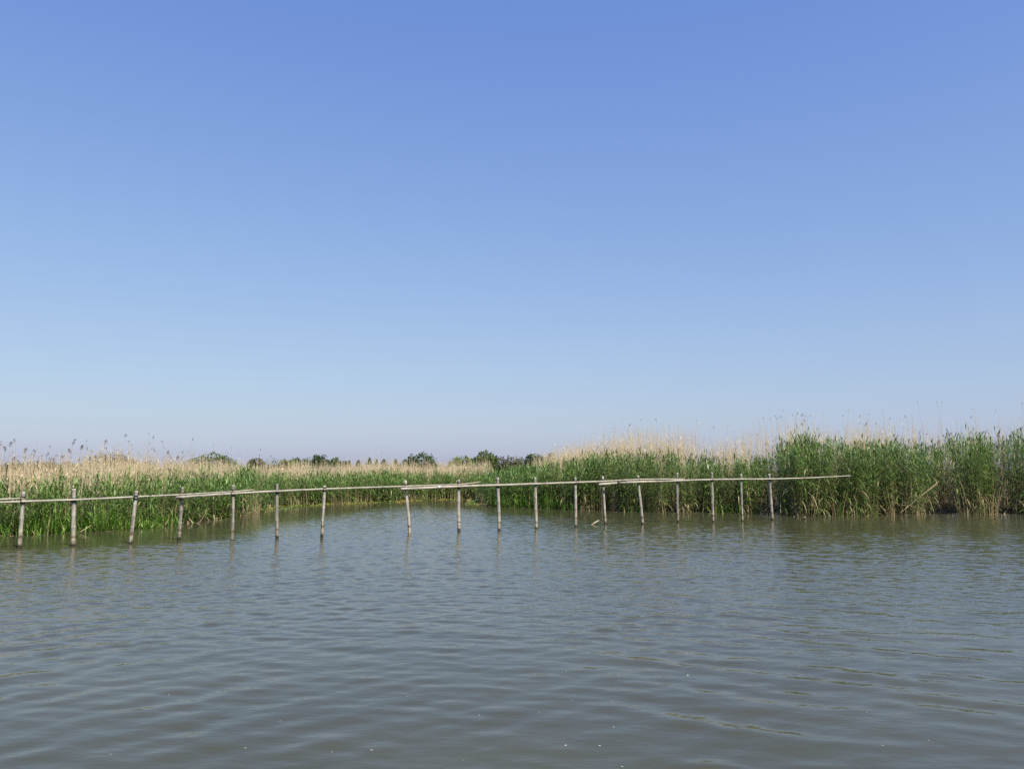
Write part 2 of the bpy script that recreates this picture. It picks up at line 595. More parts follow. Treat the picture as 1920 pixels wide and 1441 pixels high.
def green_reeds(name, label, reg, seed):
    bag = Bag()
    parts = [scatter(reg, a, b, dens) for (a, b, dens) in ((-0.7, 0.9, 84), (0.9, 2.2, 64), (2.2, 3.6, 40))]
    if reg == 2:                                   # the green runs further back behind the openings
        gx_, gy_, gd_ = scatter(reg, 3.6, 5.4, 46)
        gc_ = px_of(gx_, gy_)
        kk = np.zeros(len(gx_), bool)
        for (g0, g1, _) in GAPS[:3]: kk |= (gc_ > g0 - 14) & (gc_ < g1 + 14)
        parts.append((gx_[kk], gy_[kk], gd_[kk]))
    x, y, d = [np.concatenate([p[i] for p in parts]) for i in range(3)]
    d = d + 0.22 * wobble2(x, y, seed, 1.6) + (0.32 if reg == 2 else 0.15) * wobble2(x, y, seed + 1, 2.6)
    k = d > -0.2
    x, y, d = x[k], y[k], d[k]
    col = px_of(x, y)
    keep = rng.random(len(x)) < np.clip(0.70 + 0.6 * wobble2(x, y, seed + 2, 1.5), 0.10, 1)
    for (g0, g1, dep) in GAPS:
        keep &= ~((col > g0) & (col < g1) & (d < dep * (0.8 + 0.4 * rng.random(len(x)))))
    x, y, d, col = x[keep], y[keep], d[keep], col[keep]
    N = len(x)
    h = np.interp(col, GH_PX, GH_H) * (1 + 0.09 * wobble2(x, y, seed + 3, 1.3)) * rng.normal(0.95, 0.055, N)
    h *= 1 - 0.10 * sstep(0.4, -0.25, d)
    h = np.clip(h, 0.5, 3.5)
    z0 = np.maximum(ground_z(x, y), -0.15)
    base = np.stack([x, y, z0], -1)
    ld = wobble2(x, y, seed + 4, 1.3) * 0.15
    lean = np.stack([rng.normal(0, 0.055, N) + ld, rng.normal(-0.01, 0.05, N) - 0.06 * sstep(0.6, -0.2, d), np.zeros(N)], -1) * h[:, None]
    top = base + lean + np.stack([0 * h, 0 * h, h], -1)
    bend = lean * rng.uniform(0.1, 0.9, N)[:, None]
    tone = np.clip(rng.random(N) * 0.6 + 0.25 + 0.45 * wobble2(x, y, seed + 5, 1.5), 0, 1)
    pale = rng.random(N) < 0.10
    gcol = lerp(G_DEEP, G_MID, tone) * (1.0 if reg == 2 else 1.15)
    gcol[pale] = lerp(G_MID, G_PALE, rng.random(pale.sum()))
    foot = lerp((0.12, 0.15, 0.045), (0.26, 0.23, 0.10), rng.random(N))
    dry = rng.random(N) < 0.16
    foot[dry] = lerp(TAN * 0.5, TAN2 * 0.8, rng.random(dry.sum()))
    stems(bag, base, top, bend, 0.0065, 0.003, foot, gcol * 1.15, 3)
    # leaves
    nl = 12 if reg == 2 else 10
    fr = np.tile(np.linspace(0.14, 0.99, nl), (N, 1)) + rng.normal(0, 0.03, (N, nl))
    fr = np.clip(fr, 0.12, 1.0)
    t = fr[..., None]
    P = base[:, None] + (top - base)[:, None] * t + bend[:, None] * (t * t - t)
    az = rng.random(N)[:, None] * 6.28 + np.arange(nl) * 2.6 + rng.normal(0, 0.6, (N, nl))
    el = np.interp(fr, [0.2, 0.6, 0.85, 1.0], [0.35, 0.60, 0.95, 1.3]) + rng.normal(0, 0.16, (N, nl))
    D = np.stack([np.cos(az) * np.cos(el), np.sin(az) * np.cos(el), np.sin(el)], -1)
    L = rng.uniform(0.30, 0.54, (N, nl)) * np.interp(fr, [0.1, 0.5, 1], [0.9, 1.2, 0.75]) * (0.75 + 0.12 * h)[:, None]
    W = rng.uniform(0.022, 0.044, (N, nl))
    dr = rng.uniform(0.25, 0.85, (N, nl))
    lc = gcol[:, None] * rng.uniform(0.75, 1.3, (N, nl))[..., None]
    dead = rng.random((N, nl)) < np.interp(fr, [0.15, 0.3, 0.5, 1], [0.32, 0.14, 0.05, 0.02])
    lc[dead] = lerp(TAN * 0.35, TAN2 * 0.55, rng.random(dead.sum()))
    dr = np.where(dead, dr + 0.5, dr)
    sel = rng.random((N, nl)) < np.interp(fr, [0.12, 0.4, 1], [0.6, 0.95, 1.0])
    lc = lc[sel]
    blades(bag, P[sel], D[sel], L[sel], dr[sel], W[sel], lc * 0.9, lc * 1.15, 3)
    o = bag.build(name, M_REED)
    tag(o, label, 'reeds', kind='stuff')
    return N


def dead_reeds(name, label, reg, d0, d1, dens, seed, seedheads=0.25):
    bag = Bag()
    x, y, d = scatter(reg, d0, d1, dens)
    gc = px_of(x, y)
    gk = np.ones(len(x), bool)
    for (g0, g1, _) in GAPS[:3]:
        gk &= ~((gc > g0 - 12) & (gc < g1 + 12) & (d < 5.6))
    x, y, d = x[gk], y[gk], d[gk]
    col = px_of(x, y)
    keep = rng.random(len(x)) < np.clip(0.62 + 0.45 * wobble2(x, y, seed, 2.4) - 0.02 * d, 0.08, 1)
    x, y, d, col = x[keep], y[keep], d[keep], col[keep]
    N = len(x)
    hm = np.interp(col, SH_PX, SH_H)
    h = hm * rng.normal(0.91, 0.115, N) * (1 + 0.06 * wobble2(x, y, seed + 1, 3.0))
    tall = rng.random(N) < 0.10
    h[tall] *= rng.uniform(1.04, 1.22, tall.sum())
    base = np.stack([x, y, np.full(N, 0.02)], -1)
    wind = wobble2(x, y, seed + 2, 4.0) * 0.05
    lean = np.stack([rng.normal(0, 0.06, N) + wind, rng.normal(0, 0.05, N), np.zeros(N)], -1) * h[:, None]
    bent = rng.random(N) < 0.05
    lean[bent] *= 4.0
    h = np.where(bent, h * 0.85, h)
    top = base + lean + np.stack([0 * h, 0 * h, h], -1)
    bend = lean * rng.uniform(0.2, 1.0, N)[:, None]
    tone = np.clip(rng.random(N) * 0.8 + 0.2 * wobble2(x, y, seed + 3, 2.0), 0, 1)
    c = lerp(STRAW, STRAW2, tone) * rng.uniform(0.85, 1.1, N)[:, None]
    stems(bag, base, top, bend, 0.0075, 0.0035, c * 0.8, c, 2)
    nl = 4
    fr = rng.uniform(0.45, 0.97, (N, nl))
    t = fr[..., None]
    P = base[:, None] + (top - base)[:, None] * t + bend[:, None] * (t * t - t)
    az = rng.random((N, nl)) * 6.28
    el = rng.normal(0.9, 0.3, (N, nl))
    D = np.stack([np.cos(az) * np.cos(el), np.sin(az) * np.cos(el), np.sin(el)], -1)
    L = rng.uniform(0.15, 0.34, (N, nl)); W = rng.uniform(0.012, 0.022, (N, nl)); dr = rng.uniform(0.5, 1.3, (N, nl))
    sel = rng.random((N, nl)) < np.interp(fr, [0.4, 0.75, 1], [0.9, 0.75, 0.25])
    lc = (c[:, None] * rng.uniform(0.8, 1.15, (N, nl))[..., None])[sel]
    blades(bag, P[sel], D[sel], L[sel], dr[sel], W[sel], lc, lc, 2)
    # dry stems at the water's edge
    for (rg_, p0, p1, hh, dn) in TUFTS:
        if rg_ != reg: continue
        fx, fy, fd = scatter(reg, -0.45, 0.15, dn * 0.5)
        fc = px_of(fx, fy)
        kk = (fc > p0) & (fc < p1)
        fx, fy, fc = fx[kk], fy[kk], fc[kk]
        n2 = len(fx)
        if not n2: continue
        fh = hh * (0.25 + 0.9 * rng.random(n2) ** 1.5)
        fan = (fc - (p0 + p1) / 2) / (p1 - p0) * 0.35
        fb = np.stack([fx, fy, np.full(n2, -0.1)], -1)
        ft = fb + np.stack([(fan + rng.normal(0, 0.10, n2)) * fh, rng.normal(-0.06, 0.06, n2) * fh, fh + 0.1], -1)
        fcol = lerp(TAN * 0.6, TAN2 * 0.95, rng.random(n2))
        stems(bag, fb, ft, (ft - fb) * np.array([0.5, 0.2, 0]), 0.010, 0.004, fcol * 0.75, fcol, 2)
    # ragged remains of plumes on some heads
    k = np.where(rng.random(N) < seedheads)[0]
    if len(k):
        nb = 4
        P = np.repeat(top[k], nb, 0)
        P[:, 2] -= rng.uniform(0.0, 0.12, len(P))
        az = rng.normal(0.6, 0.9, len(P)); el = rng.normal(0.8, 0.35, len(P))
        D = np.stack([np.cos(az) * np.cos(el), np.sin(az) * np.cos(el), np.sin(el)], -1)
        pc = lerp(BROWN * 1.1, TAN * 0.8, rng.random(len(P)))
        blades(bag, P, D, rng.uniform(0.07, 0.16, len(P)), rng.uniform(0.3, 0.9, len(P)), rng.uniform(0.012, 0.025, len(P)), pc, pc, 2)
    o = bag.build(name, M_STRAW)
    tag(o, label, 'dead reeds', kind='stuff')
    return N


green_reeds('green_reeds', 'band of low green reeds along the left bank behind the bamboo fence', 0, 31)
green_reeds('green_reeds', 'far band of green reeds closing the back of the inlet', 1, 41)
green_reeds('green_reeds', 'tall dense green reeds along the right bank', 2, 51)
dead_reeds('dead_reeds', 'straw coloured dead reeds rising behind the left bank greenery', 0, 1.1, 6.5, 92, 61, 0.3)
dead_reeds('dead_reeds', 'straw coloured dead reeds behind the inlet', 1, 1.6, 7.5, 95, 71, 0.12)
dead_reeds('dead_reeds', 'tall thin straw coloured dead reeds above the right bank greenery', 2, 2.8, 7.5, 92, 81, 0.05)


def bright_grass(name, label, spans, n_per_m, seed):
    bag = Bag()
    for (reg, p0, p1, hgt, depth) in spans:
        x, yy, d = scatter(reg, -0.6, depth, n_per_m)
        c = px_of(x, yy)
        k = (c > p0) & (c < p1) & (d + 0.2 * wobble2(x, yy, seed, 0.9) > -0.35)
        x, yy = x[k], yy[k]
        n = len(x)
        z = np.maximum(ground_z(x, yy), -0.1)
        az = rng.random(n) * 6.28
        el = rng.normal(1.15, 0.2, n)
        D = np.stack([np.cos(az) * np.cos(el), np.sin(az) * np.cos(el) - 0.12, np.sin(el)], -1)
        clump = 0.8 + 0.3 * wobble2(x, yy, seed + 1, 0.7)
        L = hgt * rng.uniform(0.6, 1.15, n) * np.clip(clump, 0.4, 1.3)
        c = lerp(G_GRASS * 0.7, G_GRASS * 1.25, rng.random(n))
        yel = rng.random(n) < 0.07
        c[yel] = TAN * 0.8
        blades(bag, np.stack([x, yy, z], -1), D, L, rng.uniform(0.05, 0.45, n), rng.uniform(0.016, 0.032, n), c * 0.9, c * 1.1, 3)
    o = bag.build(name, M_REED)
    tag(o, label, 'grass', kind='stuff')


bright_grass('bright_grass', 'bright green grass at the foot of the left bank reeds', [(0, -60, 250, 1.1, 0.6), (0, 250, 350, 0.8, 0.2)], 330, 91)
bright_grass('bright_grass', 'bright green grass tuft on the point right of the inlet', [(2, 915, 1075, 1.05, 1.0)], 300, 93)
bright_grass('bright_grass', 'bright green grass at the foot of the right bank reeds',
             [(2, 1165, 1225, 0.8, 0.1), (2, 1335, 1425, 1.1, 0.3), (2, 1560, 1640, 0.8, 0.1)], 90, 95)


def floating_weed():
    bag = Bag()
    x, y, d = scatter(1, -2.4, 0.4, 420)
    keep = rng.random(len(x)) < np.clip(0.75 + 0.5 * wobble(x, 103, 1.8) + 0.65 * np.minimum(d, 0), 0.0, 1)
    x, y = x[keep], y[keep]
    m = len(x)
    az = rng.random(m) * 6.28
    el = rng.normal(0.35, 0.3, m)
    D = np.stack([np.cos(az) * np.cos(el), np.sin(az) * np.cos(el), np.sin(el)], -1)
    ora = np.clip(0.35 + 0.6 * wobble(x, 105, 2.5), 0, 1)
    c = lerp((0.16, 0.22, 0.04), (0.33, 0.24, 0.06), ora) * rng.uniform(0.7, 1.2, m)[:, None]
    blades(bag, np.stack([x, y, np.full(m, 0.012)], -1), D, rng.uniform(0.06, 0.13, m), np.full(m, 0.25), rng.uniform(0.04, 0.08, m), c, c, 2)
    o = bag.build('floating_weed', M_REED)
    tag(o, 'yellow green floating weed along the back edge of the inlet', 'water weed', kind='stuff')


floating_weed()


def reed_litter():
    """broken bits of dead reed drifted against the banks"""
    bag = Bag()
    for reg, dn in ((0, 26), (1, 14), (2, 22)):
        x, y, d = scatter(reg, -0.75, -0.05, dn)
        k = rng.random(len(x)) < np.clip(0.45 + 0.7 * wobble2(x, y, 401, 1.7) + 0.5 * d, 0, 1)
        x, y = x[k], y[k]
        n = len(x)
        L = rng.uniform(0.08, 0.55, n)
        a = rng.normal(0.15, 0.5, n)
        b0 = np.stack([x, y, np.full(n, 0.004)], -1)
        b1 = b0 + np.stack([np.cos(a) * L, np.sin(a) * L, np.abs(rng.normal(0.0, 0.10, n)) * L], -1)
        c = lerp(BROWN, TAN2 * 0.9, rng.random(n))
        stems(bag, b0, b1, (b1 - b0) * 0.1, 0.009, 0.006, c, c, 1)
    tag(bag.build('reed_litter', M_STRAW), 'broken dead reed litter drifting along the foot of the banks', 'litter', kind='stuff')


reed_litter()

# ------------------------------------------------------------------ trees beyond the marsh
def tree(px, top, width, Y, col, label, kind='round', col2=None, base_drop=0.0):
    c = at_depth(px, top - 1.0, Y)
    H = c.z
    width = width * 1.08
    Wd = width / FPX * Y
    root = empty('tree', (c.x, Y, 0.05))
    r2 = np.random.default_rng(int(px) * 7 + 3)
    # trunk with a few limbs
    tb = Bag()
    def limb(a, b, ra, rb):
        stems(tb, np.array([a]), np.array([b]), np.zeros((1, 3)), ra, rb, np.ones((1, 3)), np.ones((1, 3)), 3)
    th = H * (0.9 if kind == 'spire' else 0.6)
    limb((0, 0, 0), (0.04 * H, 0, th), 0.035 * H, 0.014 * H)
    for k in range(6):
        a = r2.random() * 6.28
        z = th * r2.uniform(0.3, 0.85)
        limb((0.02 * H, 0, z), (math.cos(a) * Wd * 0.33, math.sin(a) * Wd * 0.33, z + H * 0.22), 0.015 * H, 0.005 * H)
    t = tb.build('trunk', M_BARK, root)
    # crown: leaf clumps spread through several uneven lobes
    if kind == 'spire':
        n = 700
        u = r2.random(n) ** 0.8
        a = r2.random(n) * 6.28
        rad = (1 - u) ** 0.7 * Wd * 0.5 * (0.3 + 0.9 * r2.random(n)) * (1 + 0.4 * np.sin(u * 17 + px) * np.sin(a * 2 + px))
        P = np.stack([np.cos(a) * rad, np.sin(a) * rad, H * (0.12 + 0.88 * u)], -1)
        s = 0.11 + 0.05 * r2.random(n)
    else:
        # a lumpy dome of leaf clumps, denser towards its skin, with a few holes
        n = 3400 if kind != 'feather' else 1300
        az = r2.random(n) * 6.283
        sz = r2.uniform(-0.1, 1.0, n)
        pw = 0.26 if kind == 'flat' else 0.40
        hz = np.maximum(1 - np.abs(sz) ** 2.0, 0) ** pw
        lump = 1 + 0.16 * np.sin(az * 3 + px) + 0.13 * np.sin(sz * 7 + az * 2 + px * 1.7) + 0.10 * np.sin(az * 6 - sz * 9)
        rr = (0.55 + 0.45 * r2.random(n) ** 0.5) * lump * (1.0 if kind != 'feather' else r2.uniform(0.5, 1.15, n))
        P = np.stack([np.cos(az) * hz * Wd * 0.5, np.sin(az) * hz * Wd * 0.5, H * 0.18 + sz * H * 0.82], -1)
        P[:, 0] *= rr; P[:, 1] *= rr
        P[:, 2] = H * 0.18 + (P[:, 2] - H * 0.18) * np.clip(rr, 0, 1.05) * (1 + 0.05 * np.sin(az * 2 + px))
        hole = np.sin(P[:, 0] * 3.1 + px) * np.sin(P[:, 2] * 4.3 + px * 2) > 0.72
        P = P[~hole]
        n = len(P)
        s = (0.17 + 0.13 * r2.random(n)) * (0.7 if kind == 'feather' else 1)
    cb = Bag()
    D = r2.normal(size=(n, 3)); D /= np.linalg.norm(D, axis=1, keepdims=True)
    mixv = np.clip(0.5 + 0.5 * wobble2(P[:, 0] + P[:, 1], P[:, 2], int(px), Wd * 0.35) + r2.normal(0, 0.2, n), 0, 1)
    cc = lerp(np.array(col) * 0.75, np.array(col2 if col2 else [v * 1.3 for v in col]), mixv)
    blades(cb, P, D, s * 1.6, np.full(n, 0.2), s, cc, cc, 2)
    cb.build('crown', M_TREE, root)
    tag(root, label, 'tree', 'trees beyond the reed marsh')


DK, MD, LT, OL, GY_ = (0.085, 0.135, 0.060), (0.12, 0.18, 0.07), (0.20, 0.25, 0.08), (0.16, 0.16, 0.085), (0.21, 0.23, 0.16)  # crown colours, lightened so that the tint carries a slight distance haze
tree(45, 868, 70, 165, OL, 'low olive tree behind the leftmost dead reeds', 'flat')
tree(108, 869, 60, 170, OL, 'low olive tree just right of the leftmost one, barely above the reeds', 'flat')
tree(212, 853, 84, 140, OL, 'brown olive tree above the left dead reeds, left of the large green one', 'round', (0.12, 0.095, 0.05))
tree(401, 852, 84, 140, MD, 'wide green round tree, the largest above the left bank', 'round')
tree(478, 862, 32, 150, OL, 'small dark olive tree right of the wide green tree', 'round')
tree(508, 857, 42, 150, MD, 'loose feathery tree with a thin top left of the yellow green one', 'feather')
tree(543, 862, 46, 150, LT, 'yellow green bushy tree left of the pale grey dome tree', 'round')
tree(556, 862, 18, 175, DK, 'tiny dark tree at the left edge of the pale grey dome tree', 'round')
tree(577, 861, 52, 170, GY_, 'pale grey green dome shaped tree behind the dark round one', 'round')
tree(598, 855, 36, 140, DK, 'dark green round tree standing highest in the middle left', 'round')
tree(628, 862, 26, 150, MD, 'small pointed green tree right of the dark round tree', 'round')
tree(645, 868, 30, 165, DK, 'low dark tree between the pointed tree and the saplings', 'flat')
for px, tp, wd, nm in ((655, 865, 17, 'first thin sapling from the left in the row above the dead reeds'),
                       (672, 864.5, 24, 'second thin sapling from the left in the row above the dead reeds'),
                       (693, 859.5, 20, 'tallest thin sapling in the row above the dead reeds'),
                       (706, 863.5, 18, 'thin sapling just right of the tallest sapling'),
                       (720, 862, 23, 'thin sapling midway between the tallest sapling and the wide dark tree'),
                       (742, 862.5, 19, 'last thin sapling before the wide dark green tree')):
    tree(px, tp, wd, 120, DK, nm, 'spire')
tree(790, 853, 66, 130, DK, 'wide dark green tree above the back of the inlet', 'flat')
tree(863, 859, 46, 140, LT, 'light green low tree left of the tall rounded one', 'round')
tree(888, 861, 22, 150, (0.10, 0.15, 0.07), 'small dark tree against the left side of the tall rounded one', 'round')
tree(911, 848, 40, 135, (0.14, 0.20, 0.06), 'tall rounded light green tree above the middle of the reeds', 'round')
tree(955, 858, 62, 160, OL, 'low olive tree right of the tall rounded light green one', 'flat')
tree(1000, 853, 36, 150, (0.10, 0.15, 0.07), 'dark tree just left of the right bank dead reeds', 'round')
tree(1030, 854, 32, 160, OL, 'rightmost olive tree half hidden by the dead reeds', 'flat')

def far_scrub():
    """unbroken low scrub along the horizon"""
    bag = Bag()
    n = 26000
    Y = rng.uniform(165, 200, n)
    px = rng.uniform(-160, 1240, n)
    x = (px - CXP) / FPX * Y
    hmax = 2.75 + 0.5 * wobble(px, 301, 60.0) + 0.25 * wobble(px, 302, 17.0)
    z = hmax * rng.random(n) ** 0.6
    P = np.stack([x, Y, np.maximum(z, 0.1)], -1)
    D = rng.normal(size=(n, 3)); D /= np.linalg.norm(D, axis=1, keepdims=True)
    c = lerp((0.11, 0.15, 0.075), (0.17, 0.18, 0.09), np.clip(0.4 + 0.5 * wobble(px, 303, 90.0) + rng.normal(0, 0.15, n), 0, 1))
    blades(bag, P, D, rng.uniform(0.25, 0.45, n), np.full(n, 0.2), rng.uniform(0.15, 0.28, n), c, c, 2)
    tag(bag.build('far_scrub', M_TREE), 'low dark green scrub along the horizon behind the marsh', 'scrub', kind='stuff')


far_scrub()

# ------------------------------------------------------------------ the bamboo fence
fence = empty('bamboo_fence', (-0.9, 23.5, 0))
tag(fence, 'weathered grey bamboo pole fence standing in the water', 'fence')
FO = Vector(fence.location)


def tube(path, radii, sides=10, nodes=(), node_h=0.0):
    """closed tube along a list of points; rings added at bamboo nodes"""
    P = [Vector(p) for p in path]
    cum = [0.0]
    for a, b in zip(P, P[1:]): cum.append(cum[-1] + (b - a).length)
    L = cum[-1]
    ss = set(np.linspace(0, L, max(6, int(L / 0.22))).tolist())
    for q in nodes:
        for e in (-0.022, -0.006, 0.006, 0.022):
            if 0 < q * L + e < L: ss.add(q * L + e)
    ss = sorted(ss)
    def at(s):
        for i in range(len(P) - 1):
            if s <= cum[i + 1] or i == len(P) - 2:
                t = (s - cum[i]) / max(1e-6, cum[i + 1] - cum[i])
                # Catmull-Rom for a gently crooked pole
                p0 = P[max(i - 1, 0)]; p1 = P[i]; p2 = P[i + 1]; p3 = P[min(i + 2, len(P) - 1)]
                return 0.5 * ((2 * p1) + (p2 - p0) * t + (2 * p0 - 5 * p1 + 4 * p2 - p3) * t * t + (3 * p1 - p0 - 3 * p2 + p3) * t ** 3)
    def rad(s):
        q = s / L
        rr = np.interp(q, np.linspace(0, 1, len(radii)), radii)
        for nd in nodes:
            if abs(s - nd * L) < 0.012: rr += node_h
        return rr
    pts = [at(s) for s in ss]
    V, T = [], []
    for i, s in enumerate(ss):
        tg = (pts[min(i + 1, len(pts) - 1)] - pts[max(i - 1, 0)]).normalized()
        ref = Vector((0, 1, 0)) if abs(tg.y) < 0.8 else Vector((1, 0, 0))
        a = tg.cross(ref).normalized(); b = tg.cross(a)
        rr = rad(s)
        for k in range(sides):
            an = 2 * math.pi * k / sides
            V.append(pts[i] + (a * math.cos(an) + b * math.sin(an)) * rr)
    n = len(ss)
    for i in range(n - 1):
        for k in range(sides):
            p, q = i * sides + k, i * sides + (k + 1) % sides
            T += [(p, q + sides, q), (p, p + sides, q + sides)]
    # ends: rim, then a sunken hollow centre
    for end in (0, n - 1):
        tg = (pts[1] - pts[0]).normalized() if end == 0 else (pts[-1] - pts[-2]).normalized()
        sg = 1 if end == 0 else -1
        c = len(V)
        for k in range(sides):
            V.append(pts[end] + (V[end * sides + k] - pts[end]) * 0.62)
        V.append(pts[end] + tg * sg * 0.03)
        for k in range(sides):
            k2 = (k + 1) % sides
            o1, o2, i1, i2 = end * sides + k, end * sides + k2, c + k, c + k2
            q = [(o1, o2, i2), (o1, i2, i1), (i1, i2, c + sides)]
            T += q if end == 0 else [(a_, c_, b_) for (a_, b_, c_) in q]
    return np.array([tuple(v) for v in V]), np.array(T)


#        top x, top y, foot x, foot y, width px
POSTS = [(44.4, 921, 37.5, 1027, 6.9), (138.5, 916, 137.5, 1023, 8.2), (256, 920, 244, 1019, 6.3), (342.5, 913, 335, 1012.5, 6.2),
         (437.5, 908, 435, 1012, 6.1), (519.4, 907, 519.7, 1009.5, 6.2), (608.7, 910, 603, 1008, 5.8), (760, 900, 768, 999.5, 5.4),
         (859.7, 899, 861, 996, 5.9), (932.6, 894.7, 935, 994.7, 5.6), (1003, 894, 1005.5, 990.8, 5.3), (1078.7, 894.7, 1079.7, 987.6, 5.0),
         (1130, 892.3, 1136, 983, 4.2), (1195.6, 890.8, 1205, 982.5, 5.0), (1269.5, 885.3, 1272, 979, 4.1), (1334.4, 885, 1337.5, 979, 4.8),
         (1389, 887.6, 1392.5, 976.7, 3.6), (1442, 888, 1449, 975, 5.1)]
prng = random.Random(3)
POST_Y = []
for (tx, ty, fx, fy, wpx) in POSTS:
    X, Y = on_water(fx, fy)
    POST_Y.append((fx, Y, wpx))
    top = at_depth(tx, ty, Y)
    foot = Vector((X, Y, 0))
    dirv = top - foot
    low = foot - dirv * (0.62 / dirv.z)
    rad = wpx / FPX * Y * 0.5
    mid = (low + top) * 0.5 + Vector((prng.uniform(-.02, .02), prng.uniform(-.02, .02), 0))
    nodes = [q + prng.uniform(-.02, .02) for q in np.arange(0.12, 0.97, 0.14)]
    V, T = tube([low - low, mid - low, top - low], [rad * 1.04, rad, rad * 0.93], 12, nodes, rad * 0.10)
    o = tri_mesh('post', V, T, M_POST, fence, smooth=True)
    o.location = low - FO
    o['foot'] = 0
    del o['foot']
    for pl in o.data.polygons[-72:]: pl.use_smooth = False
    if len(POST_Y) == 1: first_posts = []
    first_posts.append((o, foot, top, rad))

#  poles: list of photo points from butt to tip, butt and tip thickness in px
RAILS = [([(-95, 938.5), (0, 935.5), (44, 933.8)], 4.2, 2.6, 0.0),
         ([(-70, 944.0), (40, 940.0), (137, 936.6), (252, 931.2), (341, 926.8), (437, 921.0), (475, 917.8)], 4.6, 2.2, 0.0),
         ([(330, 932.3), (437, 925.0), (519, 920.6), (606, 916.6), (761, 911.2), (860, 907.4), (899, 903.6)], 5.0, 1.9, 0.0),
         ([(751, 916.6), (860, 911.6), (933, 909.2), (1004, 906.8), (1079, 904.0), (1131, 902.0), (1197, 898.6), (1270, 897.6), (1284, 897.4)], 5.0, 2.0, 0.0),
         ([(1122, 908.2), (1160, 905.0), (1198, 903.2), (1270, 901.0), (1335, 898.8), (1390, 897.9), (1444, 897.6), (1520, 895.4), (1595, 891.4)], 4.8, 1.6, 0.0)]
pf = np.array([p[0] for p in POST_Y]); pY = np.array([p[1] for p in POST_Y]); pW = np.array([p[2] for p in POST_Y])
pf_e = np.concatenate([[-200], pf, [1700]])
sl0 = (pY[1] - pY[0]) / (pf[1] - pf[0]); sl1 = (pY[-1] - pY[-4]) / (pf[-1] - pf[-4])
pY_e = np.concatenate([[pY[0] + sl0 * (-200 - pf[0])], pY, [pY[-1] + sl1 * (1700 - pf[-1])]])
rail_pts = []
for (pp, w0, w1, off) in RAILS:
    path, rads = [], []
    n = len(pp)
    for i, (px, py) in enumerate(pp):
        Yp = float(np.interp(px, pf_e, pY_e))
        q = i / (n - 1)
        rr = (w0 * (1 - q) + w1 * q) * 0.5 / FPX * Yp
        pr = float(np.interp(px, pf, pW)) * 0.5 / FPX * Yp
        path.append(at_depth(px, py, Yp - pr - rr - 0.006)); rads.append(rr)
    L = sum((b - a).length for a, b in zip(path, path[1:]))
    nodes = [k * 0.36 / L + 0.03 for k in range(int(L / 0.36)) if k * 0.36 / L + 0.03 < 0.985]
    o0 = path[0].copy()
    V, T = tube([p - o0 for p in path], rads, 10, nodes, 0.0035)
    # local Z of the texture runs along the pole: rotate the mesh frame
    o = tri_mesh('rail_pole', V, T, M_RAIL, fence, smooth=True)
    q = (path[-1] - path[0]).normalized().to_track_quat('Z', 'Y')
    from mathutils import Matrix
    Mi = q.to_matrix().to_4x4().inverted()
    o.data.transform(Mi)
    o.rotation_mode = 'QUATERNION'; o.rotation_quaternion = q
    o.location = o0 - FO
    for pl in o.data.polygons[-60:]: pl.use_smooth = False
    rail_pts.append((path, rads))


def torus_wrap(c, tg, ra, rb, rope=0.006, turns=3, pitch=0.011):
    """a few turns of cord round an elongated section (post + pole), as one coil"""
    up = tg.normalized()
    fr = Vector((0, -1, 0)); fr = (fr - up * fr.dot(up)).normalized()
    sd = up.cross(fr)
    n = 18 * turns
    path = []
    for i in range(n + 1):
        a = 2 * math.pi * i / 18
        path.append(c + sd * math.cos(a) * ra + fr * math.sin(a) * rb + up * ((i / 18 - turns / 2) * pitch))
    V, T = [], []
    for i, p in enumerate(path):
        t2 = (path[min(i + 1, n)] - path[max(i - 1, 0)]).normalized()
        a = t2.cross(up).normalized(); b = t2.cross(a)
        for k in range(4):
            an = math.pi / 2 * k
            V.append(tuple(p + (a * math.cos(an) + b * math.sin(an)) * rope))
    for i in range(n):
        for k in range(4):
            p, q = i * 4 + k, i * 4 + (k + 1) % 4
            T += [(p, q, q + 4), (p, q + 4, p + 4)]
    return np.array(V), np.array(T)


# a lashing wherever a pole crosses a post: coil round both, sub-part of the post
for (o, foot, top, rad) in first_posts:
    zs = []
    for (path, rads) in rail_pts:
        for (a, b, ra) in zip(path, path[1:], rads):
            t0 = (foot.x - a.x) / (b.x - a.x) if abs(b.x - a.x) > 1e-6 else -1
            if 0 <= t0 <= 1:
                z = a.z + (b.z - a.z) * t0
                zs.append((z, ra)); break
    if not zs: continue
    zlo, zhi = min(z for z, _ in zs), max(z for z, _ in zs)
    rr = max(r_ for _, r_ in zs)
    loc = Vector(o.location) + FO
    for sgn, zc in ((-1, zlo - rr - 0.012), (1, zhi + rr + 0.008)):
        t = (zc - foot.z) / (top.z - foot.z)
        if t > 0.985: continue
        c = foot + (top - foot) * t
        V, T = torus_wrap(c - loc, top - foot, rad + 0.007, rad + 0.008, 0.0065, 3 if sgn < 0 else 2)
        tri_mesh('lashing', V, T, M_ROPE, o, smooth=True)
    # cord passing over the pole
    t = ((zlo + zhi) / 2 - foot.z) / (top.z - foot.z)
    c = foot + (top - foot) * t + Vector((0, -rad - rr * 0.9, 0))
    half = (zhi - zlo) / 2 + rr + 0.02
    V, T = [], []
    sl = prng.choice((-1, 1)) * 0.35
    pth = [c + Vector((s * half * sl, -rr * 1.25 * math.cos(s * 1.35) + 0.004, s * half)) - loc for s in np.linspace(-1, 1, 9)]
    V, T = tube(pth, [0.008, 0.009, 0.008], 5)
    tri_mesh('lashing', V, T, M_ROPE, o, smooth=True)

